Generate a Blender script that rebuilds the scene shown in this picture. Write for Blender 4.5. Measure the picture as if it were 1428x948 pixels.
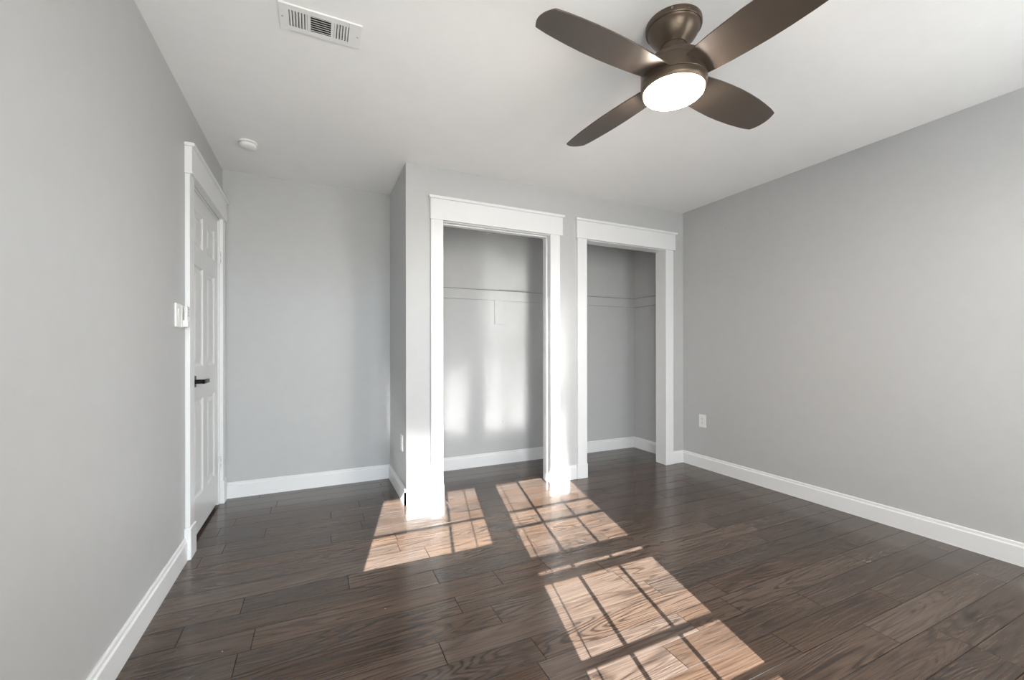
import bpy, bmesh, math, random
from mathutils import Vector, Matrix
random.seed(7)
R = math.radians
for o in list(bpy.data.objects): bpy.data.objects.remove(o)
S = bpy.context.scene
COL = S.collection

# ------------------------------------------------------------------ camera
F = 585.9
cam_d = bpy.data.cameras.new('camera'); cam = bpy.data.objects.new('camera', cam_d); COL.objects.link(cam)
cam_d.sensor_width = 36; cam_d.lens = F/1428*36; cam_d.shift_y = 12.4/1428; cam_d.clip_start = .01
cam.matrix_world = Matrix.Translation((0, 0, 1.1105)) @ Matrix.Rotation(R(-25.02), 4, 'Z') @ Matrix.Rotation(R(90), 4, 'X') @ Matrix.Rotation(-.0011, 4, 'Z')
S.camera = cam
S.view_settings.view_transform = 'Standard'; S.view_settings.look = 'None'
S.view_settings.gamma = 1; S.view_settings.use_curve_mapping = False
S.view_settings.exposure = 0.63
S.cycles.blur_glossy = 0.0; S.cycles.sample_clamp_indirect = 0.0; S.cycles.use_guiding = True; S.cycles.guiding_training_samples = 64; S.cycles.caustics_reflective = True

# ------------------------------------------------------------------ light
SLOPE = .61                                   # sun drop per metre of +Y travel
SUN_DIR = Vector((.245, 1, -SLOPE)).normalized()
SUN_E, SKY_E, LAMP_E = 35.0, 10.8, 145.0
sd = bpy.data.lights.new('sun', 'SUN'); sun = bpy.data.objects.new('sun', sd); COL.objects.link(sun)
sun.rotation_euler = SUN_DIR.to_track_quat('-Z', 'Y').to_euler(); sun.location = (-1, -4, 4)
sd.energy = SUN_E; sd.angle = R(.22); sd.color = (1, .98, .96)
w = bpy.data.worlds.new('sky'); S.world = w; w.use_nodes = True
nt = w.node_tree; bg = nt.nodes['Background']
tc = nt.nodes.new('ShaderNodeTexCoord'); sp = nt.nodes.new('ShaderNodeSeparateXYZ'); cr = nt.nodes.new('ShaderNodeValToRGB')
mr = nt.nodes.new('ShaderNodeMapRange'); mr.inputs[1].default_value = -1; mr.inputs[2].default_value = 1
nt.links.new(tc.outputs['Generated'], sp.inputs[0]); nt.links.new(sp.outputs[2], mr.inputs[0]); nt.links.new(mr.outputs[0], cr.inputs[0])
cr.color_ramp.elements[0].color = (.62, .60, .56, 1); cr.color_ramp.elements[0].position = .49
cr.color_ramp.elements[1].color = (.82, .91, 1.0, 1); cr.color_ramp.elements[1].position = .53
nt.links.new(cr.outputs[0], bg.inputs[0]); bg.inputs[1].default_value = SKY_E

# ------------------------------------------------------------------ room numbers
H = 2.44
XL, XR, YB, YC, XC = -.627, 3.267, 3.733, 3.029, .581
YW = -.12                                     # inner face of the window wall
CT = .115                                     # closet wall thickness
Y_GL = -.22                                   # window sash plane
WZ0, WZ1 = .36, 2.125
WIN = [(-.43, .36), (.445, 1.2), (1.90, 2.85)]  # last opening is an added window that brightens the right wall

def portal(x0, x1):
    l = bpy.data.lights.new('window_daylight', 'AREA'); l.shape = 'RECTANGLE'; l.size = x1-x0; l.size_y = WZ1-WZ0
    o = bpy.data.objects.new('window_daylight', l); COL.objects.link(o)
    o.location = ((x0+x1)/2, Y_GL-.06, (WZ0+WZ1)/2); o.rotation_euler = (R(90), 0, 0)
    l.cycles.is_portal = True
for a, b in WIN: portal(a, b)

# ------------------------------------------------------------------ materials
def mat(name, col, rough=.5, metal=0, spec=.5, emis=None, es=0, bump=None, coat=0):
    m = bpy.data.materials.new(name); m.use_nodes = True
    n = m.node_tree; b = n.nodes['Principled BSDF']
    b.inputs['Base Color'].default_value = (*col, 1); b.inputs['Roughness'].default_value = rough
    b.inputs['Metallic'].default_value = metal; b.inputs['Specular IOR Level'].default_value = spec
    b.inputs['Coat Weight'].default_value = coat
    if emis: b.inputs['Emission Color'].default_value = (*emis, 1); b.inputs['Emission Strength'].default_value = es
    t = n.nodes.new('ShaderNodeTexCoord'); ns = n.nodes.new('ShaderNodeTexNoise')
    sc, st, va = bump or (60, .03, .02)
    ns.inputs['Scale'].default_value = sc; ns.inputs['Detail'].default_value = 4
    n.links.new(t.outputs['Object'], ns.inputs['Vector'])
    if not emis:
        hs = n.nodes.new('ShaderNodeMapRange'); hs.inputs[3].default_value = 1-va; hs.inputs[4].default_value = 1+va
        mx = n.nodes.new('ShaderNodeVectorMath'); mx.operation = 'SCALE'; mx.inputs[0].default_value = col
        n2 = n.nodes.new('ShaderNodeTexNoise'); n2.inputs['Scale'].default_value = sc*.06
        n.links.new(t.outputs['Object'], n2.inputs['Vector']); n.links.new(n2.outputs['Fac'], hs.inputs[0])
        n.links.new(hs.outputs[0], mx.inputs['Scale']); n.links.new(mx.outputs[0], b.inputs['Base Color'])
    bp = n.nodes.new('ShaderNodeBump'); bp.inputs['Strength'].default_value = st; bp.inputs['Distance'].default_value = .002
    n.links.new(ns.outputs['Fac'], bp.inputs['Height']); n.links.new(bp.outputs[0], b.inputs['Normal'])
    return m
M_WALL = mat('grey_wall_paint', (.505, .51, .513), .42, bump=(220, .06, .03), spec=.4)
M_CEIL = mat('ceiling_paint', (.90, .90, .90), .8, bump=(160, .08, .02), spec=.2)
M_TRIM = mat('white_trim_paint', (.78, .79, .80), .3, bump=(50, .02, .015))
M_DOOR = mat('white_door_paint', (.72, .73, .73), .3, bump=(50, .02, .015))
M_PLAS = mat('white_plastic', (.84, .84, .83), .35)
M_DARK = mat('black_void', (.01, .01, .01), .9)
M_BLACK = mat('matte_black_metal', (.018, .018, .02), .35, .6)
M_BRONZE = mat('bronze_metal', (.125, .094, .070), .34, .65, bump=(300, .02, .04))
M_BLADE = mat('brown_blade_laminate', (.085, .066, .053), .38, .25, bump=(180, .03, .06))
M_LENS = mat('lit_frosted_lens', (.9, .9, .9), .4, emis=(1, .90, .80), es=LAMP_E)
M_STEEL = mat('steel', (.5, .5, .5), .3, 1)
def shade_mat():
    m = mat('added_shade_fabric', (.80, .80, .78), .8); n = m.node_tree; b = n.nodes['Principled BSDF']
    t = n.nodes.new('ShaderNodeBsdfTranslucent'); t.inputs[0].default_value = (.92, .93, .95, 1)  # lets diffused sun through the added shades
    x = n.nodes.new('ShaderNodeMixShader'); x.inputs[0].default_value = .38
    n.links.new(b.outputs[0], x.inputs[1]); n.links.new(t.outputs[0], x.inputs[2]); n.links.new(x.outputs[0], n.nodes['Material Output'].inputs[0])
    return m
M_SHADE = shade_mat()

def glass_mat():
    m = bpy.data.materials.new('window_glass'); m.use_nodes = True; n = m.node_tree
    n.nodes.remove(n.nodes['Principled BSDF']); out = n.nodes['Material Output']
    t = n.nodes.new('ShaderNodeBsdfTransparent'); t.inputs[0].default_value = (.97, .98, .97, 1)
    g = n.nodes.new('ShaderNodeBsdfGlossy'); g.inputs['Roughness'].default_value = .02
    f = n.nodes.new('ShaderNodeFresnel'); x = n.nodes.new('ShaderNodeMixShader')
    n.links.new(f.outputs[0], x.inputs[0]); n.links.new(t.outputs[0], x.inputs[1]); n.links.new(g.outputs[0], x.inputs[2])
    n.links.new(x.outputs[0], out.inputs[0]); return m
M_GLASS = glass_mat()

def wood_mat():
    m = bpy.data.materials.new('dark_oak_floor'); m.use_nodes = True; n = m.node_tree; L = n.links.new
    b = n.nodes['Principled BSDF']
    N = n.nodes.new
    tc = N('ShaderNodeTexCoord'); at = N('ShaderNodeAttribute'); at.attribute_name = 'plank'
    sep = N('ShaderNodeSeparateColor'); L(at.outputs['Color'], sep.inputs[0])
    off = N('ShaderNodeVectorMath'); off.operation = 'SCALE'; off.inputs['Scale'].default_value = 37.0; L(at.outputs['Color'], off.inputs[0])
    add = N('ShaderNodeVectorMath'); L(tc.outputs['Object'], add.inputs[0]); L(off.outputs[0], add.inputs[1])
    def scaled(v):
        q = N('ShaderNodeVectorMath'); q.operation = 'MULTIPLY'; q.inputs[1].default_value = v; L(add.outputs[0], q.inputs[0]); return q.outputs[0]
    def noise(v, sc, det, rough=.5, dist=0):
        q = N('ShaderNodeTexNoise'); q.inputs['Scale'].default_value = sc; q.inputs['Detail'].default_value = det
        q.inputs['Roughness'].default_value = rough; q.inputs['Distortion'].default_value = dist; L(scaled(v), q.inputs['Vector']); return q.outputs['Fac']
    def math_(op, a, bb=None):
        q = N('ShaderNodeMath'); q.operation = op
        for i, s in enumerate((a, bb)):
            if s is None: continue
            if isinstance(s, (int, float)): q.inputs[i].default_value = s
            else: L(s, q.inputs[i])
        return q.outputs[0]
    # growth-ring contour lines -> cathedral figure
    field = noise((.55, 5.5, 1), 1.0, 2.5, .45, .15)
    ring = math_('SINE', math_('MULTIPLY', field, 210.0))
    ring = math_('POWER', math_('ADD', math_('MULTIPLY', ring, .5), .5), 2.5)
    fib = noise((5, 190, 1), 1.0, 3, .6)
    fib2 = noise((1.6, 46, 1), 1.0, 3, .6)
    blot = noise((.9, 4, 1), 1.0, 3, .5)
    patch = noise((2.2, 3.5, 1), 1.0, 1)
    amt = N('ShaderNodeMapRange'); L(patch, amt.inputs[0]); amt.inputs[1].default_value = .35; amt.inputs[2].default_value = .65; amt.inputs[3].default_value = .25; amt.inputs[4].default_value = 1
    v = math_('MULTIPLY', math_('MULTIPLY', ring, amt.outputs[0]), -.25)
    v = math_('ADD', v, math_('MULTIPLY', fib, .60))
    v = math_('ADD', v, math_('MULTIPLY', fib2, .36))
    v = math_('ADD', v, math_('MULTIPLY', blot, .36))
    v = math_('ADD', v, math_('ADD', math_('MULTIPLY', sep.outputs[0], .09), .035))
    rmp = N('ShaderNodeValToRGB'); L(v, rmp.inputs[0])
    e = rmp.color_ramp.elements
    e[0].position = .40; e[0].color = (.024, .016, .0125, 1)
    e[1].position = .86; e[1].color = (.150, .108, .084, 1)
    k = e.new(.57); k.color = (.067, .0445, .0335, 1)
    k = e.new(.70); k.color = (.104, .071, .054, 1)
    hs = N('ShaderNodeHueSaturation'); L(rmp.outputs[0], hs.inputs['Color'])
    vv = N('ShaderNodeMapRange'); L(sep.outputs[1], vv.inputs[0]); vv.inputs[3].default_value = .56; vv.inputs[4].default_value = .76
    L(vv.outputs[0], hs.inputs['Value'])
    sv = N('ShaderNodeMapRange'); L(sep.outputs[2], sv.inputs[0]); sv.inputs[3].default_value = .85; sv.inputs[4].default_value = 1.2
    L(sv.outputs[0], hs.inputs['Saturation'])
    # sparse pale dust specks
    vo = N('ShaderNodeTexVoronoi'); vo.inputs['Scale'].default_value = 5; L(tc.outputs['Object'], vo.inputs['Vector'])
    sk = math_('LESS_THAN', vo.outputs['Distance'], .014)
    mx = N('ShaderNodeMix'); mx.data_type = 'RGBA'; L(sk, mx.inputs[0]); L(hs.outputs[0], mx.inputs[6]); mx.inputs[7].default_value = (.35, .33, .30, 1)
    gr = N('ShaderNodeMapRange'); L(at.outputs['Alpha'], gr.inputs[0]); gr.inputs[3].default_value = .45; gr.inputs[4].default_value = 1
    gm = N('ShaderNodeVectorMath'); gm.operation = 'SCALE'; L(mx.outputs[2], gm.inputs[0]); L(gr.outputs[0], gm.inputs['Scale'])
    L(gm.outputs[0], b.inputs['Base Color'])
    rr = N('ShaderNodeMapRange'); L(fib2, rr.inputs[0]); rr.inputs[3].default_value = .15; rr.inputs[4].default_value = .23
    L(rr.outputs[0], b.inputs['Roughness']); b.inputs['Specular IOR Level'].default_value = .6
    hgt = math_('ADD', math_('MULTIPLY', fib, .6), math_('ADD', math_('MULTIPLY', ring, -.5), math_('MULTIPLY', fib2, .9)))
    bp = N('ShaderNodeBump'); bp.inputs['Strength'].default_value = .08; bp.inputs['Distance'].default_value = .0012
    L(hgt, bp.inputs['Height']); L(bp.outputs[0], b.inputs['Normal'])
    return m
M_WOOD = wood_mat()

# ------------------------------------------------------------------ mesh helpers
def box(bm, x0, x1, y0, y1, z0, z1):
    x0, x1 = sorted((x0, x1)); y0, y1 = sorted((y0, y1)); z0, z1 = sorted((z0, z1))
    v = [bm.verts.new(p) for p in [(x0,y0,z0),(x1,y0,z0),(x1,y1,z0),(x0,y1,z0),(x0,y0,z1),(x1,y0,z1),(x1,y1,z1),(x0,y1,z1)]]
    for f in [(0,3,2,1),(4,5,6,7),(0,1,5,4),(1,2,6,5),(2,3,7,6),(3,0,4,7)]: bm.faces.new([v[i] for i in f])
def obj(name, bm, m, parent=None, bevel=0, smooth=False, seg=2):
    me = bpy.data.meshes.new(name)
    bmesh.ops.recalc_face_normals(bm, faces=bm.faces) if len(bm.faces) else None
    bm.to_mesh(me); bm.free(); me.materials.append(m)
    if smooth:
        for p in me.polygons: p.use_smooth = True
    o = bpy.data.objects.new(name, me); COL.objects.link(o)
    if bevel:
        b = o.modifiers.new('bevel', 'BEVEL'); b.width = bevel; b.segments = seg; b.limit_method = 'ANGLE'; b.angle_limit = R(35)
    if smooth:
        try: me.set_sharp_from_angle(angle=R(40))
        except Exception: pass
    if parent: o.parent = parent
    return o
def boxes(name, L, m, parent=None, bevel=0):
    bm = bmesh.new()
    for b in L: box(bm, *b)
    return obj(name, bm, m, parent, bevel)
def struct(o, label=None):
    o['kind'] = 'structure'
    if label: o['label'] = label
    return o
def thing(name, loc, label, cat, group=None):
    o = bpy.data.objects.new(name, None); COL.objects.link(o); o.location = loc
    o.empty_display_size = .1; o['label'] = label; o['category'] = cat
    if group: o['group'] = group
    return o
def lathe(bm, prof, seg=64, c=(0, 0)):
    rings = []
    for r, z in prof:
        if r < 1e-6: rings.append([bm.verts.new((c[0], c[1], z))])
        else: rings.append([bm.verts.new((c[0]+r*math.cos(2*math.pi*i/seg), c[1]+r*math.sin(2*math.pi*i/seg), z)) for i in range(seg)])
    for a, b in zip(rings, rings[1:]):
        for i in range(seg):
            j = (i+1) % seg
            if len(a) == 1 and len(b) == 1: continue
            if len(a) == 1: bm.faces.new((a[0], b[i], b[j]))
            elif len(b) == 1: bm.faces.new((a[i], b[0], a[j]))
            else: bm.faces.new((a[i], b[i], b[j], a[j]))
def prism(bm, pts, axis, a0, a1):
    """extrude the closed 2D outline pts along axis 'x' or 'y' ('x': pts are (y,z); 'y': pts are (x,z))"""
    f = (lambda p, a: (a, p[0], p[1])) if axis == 'x' else (lambda p, a: (p[0], a, p[1]))
    A = [bm.verts.new(f(p, a0)) for p in pts]; B = [bm.verts.new(f(p, a1)) for p in pts]
    bm.faces.new(A); bm.faces.new(B[::-1])
    for i in range(len(pts)):
        j = (i+1) % len(pts); bm.faces.new((A[i], B[i], B[j], A[j]))

# ------------------------------------------------------------------ floor: planks running along X
ROWS = [-.58+.127*i for i in range(10)] + [.69,.812,.94,1.062,1.188,1.31,1.437,1.56,1.69,1.815,1.947,2.08,2.21,2.345,2.48,2.61,2.737,2.867,3.0,3.13,3.257,3.384,3.511,3.64,3.77,3.9]
JO = {.69:[2.22], .812:[2.96], .94:[1.61,2.32,2.70], 1.062:[1.98,3.13], 1.188:[.71,1.37,1.63], 1.31:[1.69], 1.437:[.42,1.42,2.83,2.76-.0],
      1.56:[1.34], 1.69:[.56,2.47,-.26], 1.815:[-.22,1.07,.80], 1.947:[.53], 2.08:[.14,1.85,-.29], 2.21:[.55,1.07,1.67], 2.345:[.42,1.29], 2.48:[],
      2.61:[.08,2.04], 2.737:[.26], 2.867:[-.28], 3.0:[.09], 3.13:[.28], 3.257:[1.60]}
JO[1.31] = [1.69, 2.76]; JO[1.437] = [.42, 1.42, 2.83]; JO[1.69].append(3.12); JO[1.815] = [-.22, .80, 1.07]
def make_floor():
    bm = bmesh.new(); lay = bm.loops.layers.float_color.new('plank')
    g, d = .0019, .0022
    X0, X1 = XL-.15, XR+.1
    for a, b in zip(ROWS, ROWS[1:]):
        js = sorted(JO.get(round(a, 3), []))
        if not js: js = [random.uniform(.2, 1.0)]
        full = [js[0]]
        while full[0] > X0: full.insert(0, full[0]-random.uniform(.6, 1.25))
        for j in js[1:]:
            while j-full[-1] > 1.55: full.append(full[-1]+random.uniform(.6, 1.2))
            full.append(j)
        while full[-1] < X1: full.append(full[-1]+random.uniform(.55, 1.25))
        for p, q in zip(full, full[1:]):
            p, q = max(p, X0), min(q, X1)
            if q-p < .03: continue
            cc = (random.random(), random.random(), random.random(), 1)
            o_ = [(p,a,-d),(q,a,-d),(q,b,-d),(p,b,-d)]; i_ = [(p+g,a+g,0),(q-g,a+g,0),(q-g,b-g,0),(p+g,b-g,0)]
            O = [bm.verts.new(v) for v in o_]; I = [bm.verts.new(v) for v in i_]
            fs = [bm.faces.new(I)] + [bm.faces.new((O[k], O[(k+1)%4], I[(k+1)%4], I[k])) for k in range(4)]
            for n_, f in enumerate(fs):
                for l in f.loops: l[lay] = cc if n_ == 0 else (*cc[:3], 0)
    box(bm, X0, X1, ROWS[0], ROWS[-1], -.06, -.0023)
    o = obj('floor', bm, M_WOOD); return struct(o)
make_floor()

# ------------------------------------------------------------------ shell
struct(boxes('ceiling', [(XL-.15, XR+.1, -.3, YB+.1, H, H+.08)], M_CEIL))
DY0, DY1, DZ = 2.835, 3.615, 2.035            # door opening in the left wall
struct(boxes('wall_left', [(XL-.12, XL, -.27, DY0, 0, H), (XL-.12, XL, DY1, YB, 0, H), (XL-.12, XL, DY0, DY1, DZ, H), (XL-.15, XL-.121, -.27, YB+.1, 0, H)], M_WALL))
struct(boxes('wall_right', [(XR, XR+.1, -.27, YB+.1, 0, H)], M_WALL))
struct(boxes('wall_back', [(XL-.12, XR, YB, YB+.1, 0, H)], M_WALL))
struct(boxes('wall_closet_side', [(XC, XC+CT, YC+CT, YB, 0, H)], M_WALL))
O1 = (.845, 1.760, 2.052); O2 = (2.118, 3.028, 2.052)
struct(boxes('wall_closet_front', [(XC, O1[0]-.018, YC, YC+CT, 0, H), (O1[1]+.018, O2[0]-.018, YC, YC+CT, 0, H), (O2[1]+.018, XR, YC, YC+CT, 0, H),
    (O1[0]-.018, O1[1]+.018, YC, YC+CT, O1[2]+.018, H), (O2[0]-.018, O2[1]+.018, YC, YC+CT, O2[2]+.018, H)], M_WALL))
(a0, a1), (b0, b1), (c0, c1) = WIN
struct(boxes('wall_front', [(XL, a0, YW-.15, YW, 0, H), (a1, b0, YW-.15, YW, 0, H), (b1, c0, YW-.15, YW, 0, H), (c1, XR, YW-.15, YW, 0, H), (c0, c1, YW-.15, YW, 0, WZ0), (c0, c1, YW-.15, YW, WZ1, H),
    (a0, a1, YW-.15, YW, 0, WZ0), (b0, b1, YW-.15, YW, 0, WZ0), (a0, a1, YW-.15, YW, WZ1, H), (b0, b1, YW-.15, YW, WZ1, H)], M_WALL))

# ------------------------------------------------------------------ baseboards (stepped profile)
BP = [(0, 0), (.015, 0), (.015, .095), (.012, .099), (.009, .101), (.008, .114), (.005, .118), (0, .118)]
def baseboard(name, runs):
    """runs: (kind, wall coordinate, side sign, from, to); kind 'x' runs along X on a wall at y=c"""
    bm = bmesh.new()
    for kind, c, s, p, q in runs:
        prism(bm, [(c+s*t, z) for t, z in BP], 'x' if kind == 'x' else 'y', p, q)
    return struct(obj(name, bm, M_TRIM))
baseboard('baseboard_back', [('x', YB, -1, XL, XC)])
baseboard('baseboard_closet_back', [('x', YB, -1, XC+CT, XR)])
baseboard('baseboard_left', [('y', XL, 1, YW, 2.722)])
baseboard('baseboard_right', [('y', XR, -1, YW, YC)])
baseboard('baseboard_closet_right', [('y', XR, -1, YC+CT, YB-.015)])
baseboard('baseboard_closet_side', [('y', XC, -1, YC-.015, YB-.015)])
baseboard('baseboard_closet_inner', [('y', XC+CT, 1, YC+CT, YB-.015)])
baseboard('baseboard_closet_front', [('x', YC, -1, XC-.015, .748), ('x', YC, -1, 1.858, 2.016), ('x', YC, -1, 3.130, XR-.015)])
baseboard('baseboard_front', [('x', YW, 1, XL+.015, XR-.015)])

# ------------------------------------------------------------------ closet openings: jamb lining + craftsman casing
def closet_casing(name, o, l0, l1, r0, r1, hx0, hx1):
    root = struct(boxes(name, [(o[0]-.018, o[0], YC, YC+CT, 0, o[2]+.018), (o[1], o[1]+.018, YC, YC+CT, 0, o[2]+.018), (o[0], o[1], YC, YC+CT, o[2], o[2]+.018)], M_TRIM))
    t = .019
    for a, b in ((l0, l1), (r0, r1)):
        boxes('casing_leg', [(a, b, YC-t, YC, .124, 2.058)], M_TRIM, root, .0015)
        boxes('plinth_block', [(a-.006, b+.003, YC-t-.007, YC, 0, .124)], M_TRIM, root, .003)
    boxes('head_board', [(hx0+.013, hx1-.013, YC-.024, YC, 2.062, 2.206)], M_TRIM, root, .001)
    boxes('head_fillet', [(hx0+.010, hx1-.010, YC-.028, YC, 2.056, 2.064)], M_TRIM, root, .002)
    boxes('head_cap', [(hx0, hx1, YC-.042, YC, 2.206, 2.226)], M_TRIM, root, .003)
    if name == 'trim_1': boxes('jamb_stop', [(o[0], o[0]+.010, YC+.040, YC+.075, 0, o[2]), (o[1]-.010, o[1], YC+.040, YC+.075, 0, o[2]), (o[0], o[1], YC+.040, YC+.075, o[2]-.008, o[2])], M_TRIM, root, .002)
    return root
closet_casing('trim_1', O1, .757, .849, 1.757, 1.849, .741, 1.886)
closet_casing('trim_2', O2, 2.025, 2.120, 3.026, 3.122, 2.001, 3.158)

# closet shelf cleats, painted with the walls
struct(boxes('trim_3', [(XC+CT, XR-.002, YB-.019, YB, 1.575, 1.669)], M_WALL, None, .002))
struct(boxes('trim_4', [(XR-.019, XR, YC+CT, YB-.019, 1.575, 1.669)], M_WALL, None, .002))
struct(boxes('trim_5', [(1.555, 1.650, YB-.010, YB, 1.348, 1.575)], M_WALL, None, .002))

# thin dark grey strip along the top of the cleats
M_STRIP = mat('dark_grey_strip', (.16, .16, .155), .8)
struct(boxes('trim_6', [(XC+CT, XR-.020, YB-.0195, YB, 1.669, 1.6725), (XR-.0195, XR, YC+CT, YB-.019, 1.669, 1.6725)], M_STRIP))
# small nail holes and scuffs in the paint
M_HOLE = mat('nail_hole', (.20, .20, .195), .9)
def marks(wall, pts, axis):
    for a, z, ra, rz in pts:
        bm = bmesh.new(); n = 14; V = []
        for k in range(n):
            c, s_ = math.cos(2*math.pi*k/n)*ra, math.sin(2*math.pi*k/n)*rz
            V.append(bm.verts.new((a+c, YB-.0004, z+s_) if axis == 'y' else (XR-.0004, a+c, z+s_)))
        bm.faces.new(V); obj('nail_hole', bm, M_HOLE, bpy.data.objects[wall])
marks('wall_back', [(1.221, .461, .003, .003), (1.449, .458, .002, .002), (1.642, .410, .003, .006), (1.820, .362, .003, .003), (3.104, .737, .003, .004)], 'y')
marks('wall_right', [(2.555, 2.167, .004, .003), (2.665, .582, .003, .002)], 'x')

# ------------------------------------------------------------------ door in the left wall
def door():
    root = struct(boxes('door_1', [(XL-.02, XL+.0, DY0, DY0+.006, 0, DZ), (XL-.12, XL-.001, DY1-.008, DY1, 0, DZ), (XL-.12, XL-.02, DY0, DY0+.008, 0, DZ), (XL-.12, XL-.001, DY0, DY1, DZ-.008, DZ)], M_TRIM))
    # casing
    t = .022
    boxes('casing_leg', [(XL, XL+t, 2.742, 2.832, .165, 2.043)], M_TRIM, root, .0015)
    boxes('casing_leg', [(XL, XL+t, 3.618, 3.708, .165, 2.043)], M_TRIM, root, .0015)
    boxes('plinth_block', [(XL, XL+.030, 2.722, 2.836, 0, .165)], M_TRIM, root, .003)
    boxes('plinth_block', [(XL, XL+.030, 3.614, 3.712, 0, .165)], M_TRIM, root, .003)
    boxes('head_board', [(XL, XL+.032, 2.738, 3.718, 2.048, 2.186)], M_TRIM, root, .001)
    boxes('head_fillet', [(XL, XL+.036, 2.734, 3.721, 2.043, 2.050)], M_TRIM, root, .002)
    boxes('head_cap', [(XL, XL+.046, 2.726, 3.732, 2.186, 2.204)], M_TRIM, root, .003)
    # six-panel slab: room-side face as a grid with recessed, raised-field panels
    xf, xb = XL-.008, XL-.043
    y0, y1, z0, z1 = DY0+.009, DY1-.011, .024, DZ-.011
    ys = [y0, y0+.115, y0+.332, y0+.438, y0+.655, y1]; zs = [z0, .232, .812, 1.008, 1.604, 1.722, 1.922, z1]
    bm = bmesh.new()
    def quad(a, b): pass
    def rect(ya, yb, za, zb, x): return [bm.verts.new((x, ya, za)), bm.verts.new((x, yb, za)), bm.verts.new((x, yb, zb)), bm.verts.new((x, ya, zb))]
    for i in range(5):
        for j in range(7):
            ya, yb, za, zb = ys[i], ys[i+1], zs[j], zs[j+1]
            if i in (1, 3) and j in (1, 3, 5):
                levels = [(0, xf), (.004, xf-.005), (.014, xf-.011), (.022, xf-.011), (.045, xf-.002)]
                prev = None
                for ins, x in levels:
                    r = rect(ya+ins, yb-ins, za+ins, zb-ins, x)
                    if prev:
                        for k in range(4): bm.faces.new((prev[k], prev[(k+1)%4], r[(k+1)%4], r[k]))
                    prev = r
                bm.faces.new(prev)
            else: bm.faces.new(rect(ya, yb, za, zb, xf))
    # slab edges and back
    A = rect(y0, y1, z0, z1, xf); B = rect(y0, y1, z0, z1, xb)
    for k in range(4): bm.faces.new((A[k], A[(k+1)%4], B[(k+1)%4], B[k]))
    bm.faces.new(B)
    bmesh.ops.remove_doubles(bm, verts=bm.verts, dist=1e-5)
    slab = obj('door_slab', bm, M_DOOR, root)
    # lever handle: square rose, post, lever
    h = boxes('door_handle', [(xf, xf+.010, 2.905, 2.968, .893, .957)], M_BLACK, slab, .0015)
    bm = bmesh.new(); box(bm, xf+.010, xf+.058, 2.926, 2.948, .913, .937); obj('handle_post', bm, M_BLACK, h, .002)
    bm = bmesh.new(); box(bm, xf+.044, xf+.058, 2.926, 3.052, .912, .936); obj('lever', bm, M_BLACK, h, .003)
    h['label'] = 'black square lever handle'
    for zc in (1.765, .300):
        bm = bmesh.new(); box(bm, XL-.006, XL+.003, DY1-.030, DY1-.012, zc-.045, zc+.045); box(bm, XL-.006, XL+.001, DY1-.010, DY1+.002, zc-.045, zc+.045)
        hg = obj('hinge', bm, M_DOOR, root, .001)
        bm = bmesh.new()
        for a, b in ((-.045, -.018), (-.016, .016), (.018, .045)):
            lathe(bm, [(0, zc+a), (.006, zc+a), (.006, zc+b), (0, zc+b)], 16, (XL+.005, DY1-.011))
        obj('hinge_barrel', bm, M_DOOR, hg, smooth=True)
        bm = bmesh.new(); box(bm, XL+.0105, XL+.0113, DY1-.0125, DY1-.0095, zc+.010, zc+.032); box(bm, XL+.0105, XL+.0113, DY1-.0125, DY1-.0095, zc-.032, zc-.010)
        obj('hinge_slot', bm, M_DARK, hg)
door()

# ------------------------------------------------------------------ windows behind the camera, the third added for its light
def window(name, x0, x1, gx0, gx1, cols, thin, rows, zsplit, ztop, zbot, cover=None):
    """gx: glass extents; cols: thick vertical bars; thin: thin vertical bars; rows: (z0,z1) horizontal bars"""
    y0, y1 = Y_GL-.018, Y_GL+.018
    root = struct(boxes(name, [(x0, x0+.018, YW-.15, YW, WZ0, WZ1), (x1-.018, x1, YW-.15, YW, WZ0, WZ1), (x0, x1, YW-.15, YW, WZ1-.018, WZ1), (x0, x1, YW-.15, YW+.03, WZ0-.0, WZ0+.02)], M_TRIM))
    boxes('sash', [(x0+.018, gx0, y0, y1, WZ0+.02, WZ1-.018), (gx1, x1-.018, y0, y1, WZ0+.02, WZ1-.018), (gx0, gx1, y0, y1, ztop, WZ1-.018), (gx0, gx1, y0, y1, WZ0+.02, zbot)], M_TRIM, root)
    boxes('rail', [(gx0, gx1, Y_GL-.010, Y_GL+.010, a, b) for a, b in zsplit], M_TRIM, root)
    boxes('muntin', [(c-.0085, c+.0085, Y_GL-.006, Y_GL+.006, zbot, ztop) for c in cols] + [(c-.0028, c+.0028, Y_GL-.003, Y_GL+.003, zbot, ztop) for c in thin]
          + [(gx0, gx1, Y_GL-.005, Y_GL+.005, a, b) for a, b in rows], M_TRIM, root)
    boxes('glass', [(gx0, gx1, Y_GL-.012, Y_GL-.0115, zbot, ztop)], M_GLASS, root)
    # interior casing
    boxes('window_casing', [(x0-.04, x0, YW, YW+.018, WZ0-.09, WZ1), (x1, x1+.04, YW, YW+.018, WZ0-.09, WZ1), (x0-.04, x1+.04, YW, YW+.022, WZ1, WZ1+.09), (x0-.04, x1+.04, YW, YW+.018, WZ0-.09, WZ0)], M_TRIM, root, .002)
    if cover:  # unseen shade, added to stop direct sun and diffuse it
        bm = bmesh.new(); zs_ = [WZ0+.02, cover]; y = -.185
        v = [bm.verts.new(p) for p in ((x0+.02, y, zs_[0]), (x1-.02, y, zs_[0]), (x1-.02, y, zs_[1]), (x0+.02, y, zs_[1]))]; bm.faces.new(v)
        sh = obj('added_shade', bm, M_SHADE, root)
        boxes('added_shade_rail', [(x0+.02, x1-.02, -.191, -.179, cover-.02, cover)], M_TRIM, sh)
zf = lambda yf: (yf-Y_GL)*SLOPE
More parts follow.
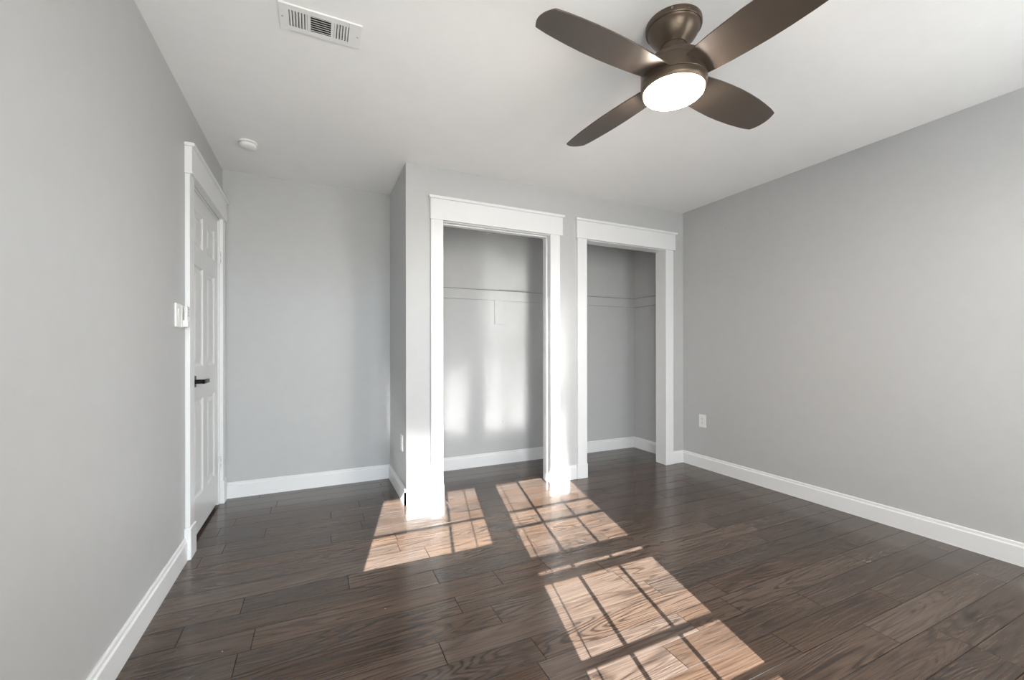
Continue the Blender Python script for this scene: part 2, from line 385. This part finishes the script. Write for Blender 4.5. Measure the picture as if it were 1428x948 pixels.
xg = lambda x0_: x0_+.245*Y_GL
window('window_1', *WIN[0], xg(-.332), xg(.372), [xg(.136)], [xg(.278)], [(zf(2.585)-.009, zf(2.585)+.009)], [(zf(2.205)-.03, zf(2.205))], zf(3.19), .45, cover=(2.205+.184)*SLOPE)
window('window_2', *WIN[1], xg(.545), xg(1.207), [xg(.746), xg(.987)], [xg(.59)],
       [(zf(2.595)-.010, zf(2.595)+.010), (zf(2.355)-.010, zf(2.355)+.010), (zf(1.227)-.012, zf(1.227)+.012), (zf(.915), zf(.965))],
       [(zf(1.845), zf(1.972)), (zf(1.730), zf(1.80))], zf(3.19), .45)

window('added_window_3', *WIN[2], 1.96, 2.79, [2.24, 2.51], [], [(zf(2.585)-.009, zf(2.585)+.009)], [(1.25, 1.30)], zf(3.19), .45, cover=WZ1-.02)  # unseen window added to light the right wall through its lowered shade

# ------------------------------------------------------------------ ceiling fan
FC = (1.3325, 1.2835)
fan = thing('ceiling_fan', (FC[0], FC[1], H), 'bronze four-blade ceiling fan with lit round frosted light, mounted on the ceiling', 'ceiling fan')
def P(bm):
    bmesh.ops.translate(bm, verts=bm.verts, vec=(0, 0, -H)); return bm
bm = bmesh.new(); lathe(bm, [(0, 2.4399), (.109, 2.4399), (.1095, 2.438), (.1095, 2.420), (.107, 2.4165), (.103, 2.4165), (.1015, 2.415), (.100, 2.408), (.095, 2.396), (.086, 2.382), (.074, 2.368), (.063, 2.358), (.056, 2.352), (.0525, 2.348), (0, 2.347)], 96)
can = obj('canopy', P(bm), M_BRONZE, fan, smooth=True)
bm = bmesh.new(); box(bm, -.086, -.080, -.078, -.072, 2.424-H, 2.432-H); obj('canopy_screw', bm, M_STEEL, can, .001)
bm = bmesh.new(); lathe(bm, [(0, 2.350), (.049, 2.350), (.048, 2.325), (.050, 2.30), (.056, 2.285), (.06, 2.278), (0, 2.278)], 64)
obj('neck', P(bm), M_BRONZE, fan, smooth=True)
bm = bmesh.new(); lathe(bm, [(0, 2.286), (.060, 2.286), (.100, 2.283), (.119, 2.277), (.1235, 2.272), (.1235, 2.258), (.121, 2.2565), (0, 2.2565)], 96)
obj('motor_cover', P(bm), M_BRONZE, fan, smooth=True)
bm = bmesh.new(); lathe(bm, [(0, 2.255), (.126, 2.255), (.1285, 2.252), (.1290, 2.199), (.1275, 2.1975), (0, 2.1975)], 96)
obj('motor_housing', P(bm), M_BRONZE, fan, smooth=True)
bm = bmesh.new(); lathe(bm, [(0, 2.196), (.1275, 2.196), (.1290, 2.1945), (.1285, 2.179), (.1250, 2.169), (.1185, 2.1650), (.1175, 2.170), (0, 2.170)], 96)
obj('light_ring', P(bm), M_BRONZE, fan, smooth=True)
bm = bmesh.new(); lathe(bm, [(.1170, 2.172), (.1170, 2.162), (.1160, 2.1555), (.111, 2.1510), (.095, 2.1465), (.07, 2.1430), (.04, 2.1412), (0, 2.1405)], 96)
lens = obj('light_lens', P(bm), M_LENS, fan, smooth=True); lens['label'] = 'lit white frosted lens'
def blade_outline():
    hw = [(.100, .066), (.14, .072), (.20, .079), (.27, .084), (.34, .087), (.41, .0865), (.48, .083), (.54, .0775), (.59, .0715), (.622, .0655), (.638, .0615)]
    up = [(r, a) for r, a in hw]
    tip = [(.6455, .049), (.653, .033), (.6575, .016), (.659, 0)]
    pts = up + tip
    return pts + [(r, -a) for r, a in pts[::-1][1:]]
def blade_mesh():
    bm = bmesh.new(); T = .0055
    ol = blade_outline(); n = len(ol)
    A = [bm.verts.new((r, a, -T/2)) for r, a in ol]; B = [bm.verts.new((r, a, T/2)) for r, a in ol]
    m = n//2
    for V in (A, B):
        for i in range(m):
            q = [V[i], V[i+1], V[n-2-i], V[n-1-i]]
            if i == m-1: q = [V[i], V[i+1], V[n-1-i]]
            bm.faces.new(q)
    for i in range(n):
        j = (i+1) % n; bm.faces.new((A[i], A[j], B[j], B[i]))
    return bm
proto = obj('blade', blade_mesh(), M_BLADE, fan, .0015)
for k in range(4):
    b = proto if k == 0 else proto.copy()
    if k: COL.objects.link(b); b.parent = fan
    b.matrix_local = Matrix.Translation((0, 0, 2.218-H)) @ Matrix.Rotation(R(5.1+90*k), 4, 'Z') @ Matrix.Rotation(R(-11.4), 4, 'X')

# ------------------------------------------------------------------ air vent on the ceiling
VX0, VX1, VY0, VY1 = -.131, .175, 1.824, 1.968
vent = thing('air_vent', ((VX0+VX1)/2, (VY0+VY1)/2, H), 'white rectangular air register with three banks of slats on the ceiling', 'air vent')
cx, cy = (VX0+VX1)/2, (VY0+VY1)/2; hw, hh = (VX1-VX0)/2, (VY1-VY0)/2
banks = [(-.118, -.052), (-.040, .036), (.048, .104)]; by = .045
zt, zb = -.0065, -.0045
L = [(-hw, banks[0][0], -hh, hh, zt, zb), (banks[2][1], hw, -hh, hh, zt, zb), (banks[0][0], banks[2][1], -hh, -by, zt, zb), (banks[0][0], banks[2][1], by, hh, zt, zb),
     (banks[0][1], banks[1][0], -by, by, zt, zb), (banks[1][1], banks[2][0], -by, by, zt, zb),
     (-hw, hw, -hh, -hh+.003, zb, -.0002), (-hw, hw, hh-.003, hh, zb, -.0002), (-hw, -hw+.003, -hh, hh, zb, -.0002), (hw-.003, hw, -hh, hh, zb, -.0002)]
boxes('faceplate', L, M_PLAS, vent, .001)
boxes('duct_opening', [(banks[0][0]-.005, banks[2][1]+.005, -by-.005, by+.005, -.0008, -.0002)], M_DARK, vent)
for bi, (u0, u1) in enumerate(banks):
    bm = bmesh.new()
    if bi == 1:
        n = 7
        for i in range(n):
            c = -by+(i+.5)*2*by/n
            prism(bm, [(c-.0052, zt), (c-.0018, zt), (c+.0042, -.0012), (c+.0022, -.0012)], 'x', u0, u1)
    else:
        n = 6 if bi == 0 else 5; s = -1 if bi == 0 else 1
        for i in range(n):
            c = u0+(i+.5)*(u1-u0)/n
            prism(bm, [(c-s*.0048, zt), (c-s*.0002, zt), (c+s*.0042, -.0012), (c+s*.0022, -.0012)], 'y', -by, by)
    obj('slat_bank', bm, M_PLAS, vent)
for sx in (-hw+.012, hw-.014):
    bm = bmesh.new(); lathe(bm, [(0, zt-.0016), (.003, zt-.0010), (.0036, zt), (0, zt)], 16, (sx, .0)); obj('screw', bm, M_STEEL, vent, smooth=True)

# ------------------------------------------------------------------ smoke detector
sm = thing('smoke_detector', (-.394, 3.168, H), 'small round white smoke detector on the ceiling near the door', 'smoke detector')
bm = bmesh.new(); lathe(bm, [(0, -.0002), (.054, -.0002), (.054, -.009), (.052, -.010), (0, -.010)], 48); obj('base', bm, M_PLAS, sm, smooth=True)
bm = bmesh.new(); lathe(bm, [(0, -.012), (.0465, -.012), (.0485, -.015), (.0485, -.024), (.045, -.031), (.034, -.036), (.015, -.0375), (0, -.038)], 48); sb = obj('housing', bm, M_PLAS, sm, smooth=True)
bm = bmesh.new(); lathe(bm, [(0, -.0098), (.0455, -.0098), (.0455, -.0122), (0, -.0122)], 48); obj('sensor_gap', bm, M_DARK, sm)
bm = bmesh.new(); lathe(bm, [(0, -.034), (.007, -.036), (.007, -.0385), (0, -.039)], 24, (-.014, -.016)); obj('test_button', bm, M_PLAS, sb, smooth=True)

# ------------------------------------------------------------------ wall devices (local frame: u right, v up, w out of the wall)
def frame(root, o_, axis):
    """orient root so local +Z points out of the wall, local +Y up"""
    z = Vector(axis); y = Vector((0, 0, 1)); x = y.cross(z)
    m = Matrix((x, y, z)).transposed().to_4x4(); m.translation = Vector(o_); root.matrix_world = m
def rounded_plate(w, h, t):
    bm = bmesh.new(); box(bm, -w/2, w/2, -h/2, h/2, 0, t); return bm
def outlet(loc, axis, label, w=.074):
    r = thing('power_outlet', loc, label, 'power outlet'); frame(r, loc, axis)
    obj('cover_plate', rounded_plate(w, .118, .006), M_PLAS, r, .002)
    for s in (1, -1):
        bm = bmesh.new(); box(bm, -.0165, .0165, s*.0195-.014, s*.0195+.014, .006, .0085); f = obj('socket', bm, M_PLAS, r, .003)
        bm = bmesh.new(); box(bm, -.0075, -.0055, s*.0195-.001, s*.0195+.008, .0084, .0087); box(bm, .0055, .0075, s*.0195-.001, s*.0195+.007, .0084, .0087)
        lathe(bm, [(0, .0084), (.0026, .0084), (.0026, .0087), (0, .0087)], 12, (0, s*.0195-.0075)); obj('socket_slot', bm, M_DARK, f)
    bm = bmesh.new(); lathe(bm, [(0, .006), (.003, .006), (.0025, .0072), (0, .0074)], 12); obj('screw', bm, M_STEEL, r, smooth=True)
outlet((XR, 2.797, .438), (-1, 0, 0), 'white duplex power outlet low on the long right wall', .076)
outlet((XC, 3.178, .414), (-1, 0, 0), 'white power outlet on the narrow closet side wall facing the door')
sw = thing('light_switch', (XL, 2.60, 1.279), 'white light switch plate on the left wall, left of the remote holder beside the door', 'light switch'); frame(sw, (XL, 2.600, 1.279), (1, 0, 0))
obj('cover_plate', rounded_plate(.082, .118, .0085), M_PLAS, sw, .002)
bm = bmesh.new(); prism(bm, [(-.033, .0085), (.033, .0085), (.033, .0125), (0, .0100), (-.033, .0095)], 'x', -.0165, .0165); obj('rocker', bm, M_PLAS, sw, .0008)
rm = thing('fan_remote', (XL, 2.694, 1.279), 'white fan remote in its wall holder right beside the door casing', 'remote control'); frame(rm, (XL, 2.694, 1.279), (1, 0, 0))
obj('holder', rounded_plate(.074, .114, .008), M_PLAS, rm, .002)
boxes('cradle', [(-.030, .030, -.055, -.018, .008, .030)], M_PLAS, rm, .003)
bm = bmesh.new(); box(bm, -.024, .024, -.050, .054, .013, .027); rb = obj('remote_body', bm, M_PLAS, rm, .004)
for v in (.038, .022, .006):
    bm = bmesh.new(); lathe(bm, [(0, .027), (.006, .027), (.0055, .0285), (0, .029)], 20, (0, v)); obj('button', bm, mat('grey_button', (.35, .35, .36), .5), rb, smooth=True)
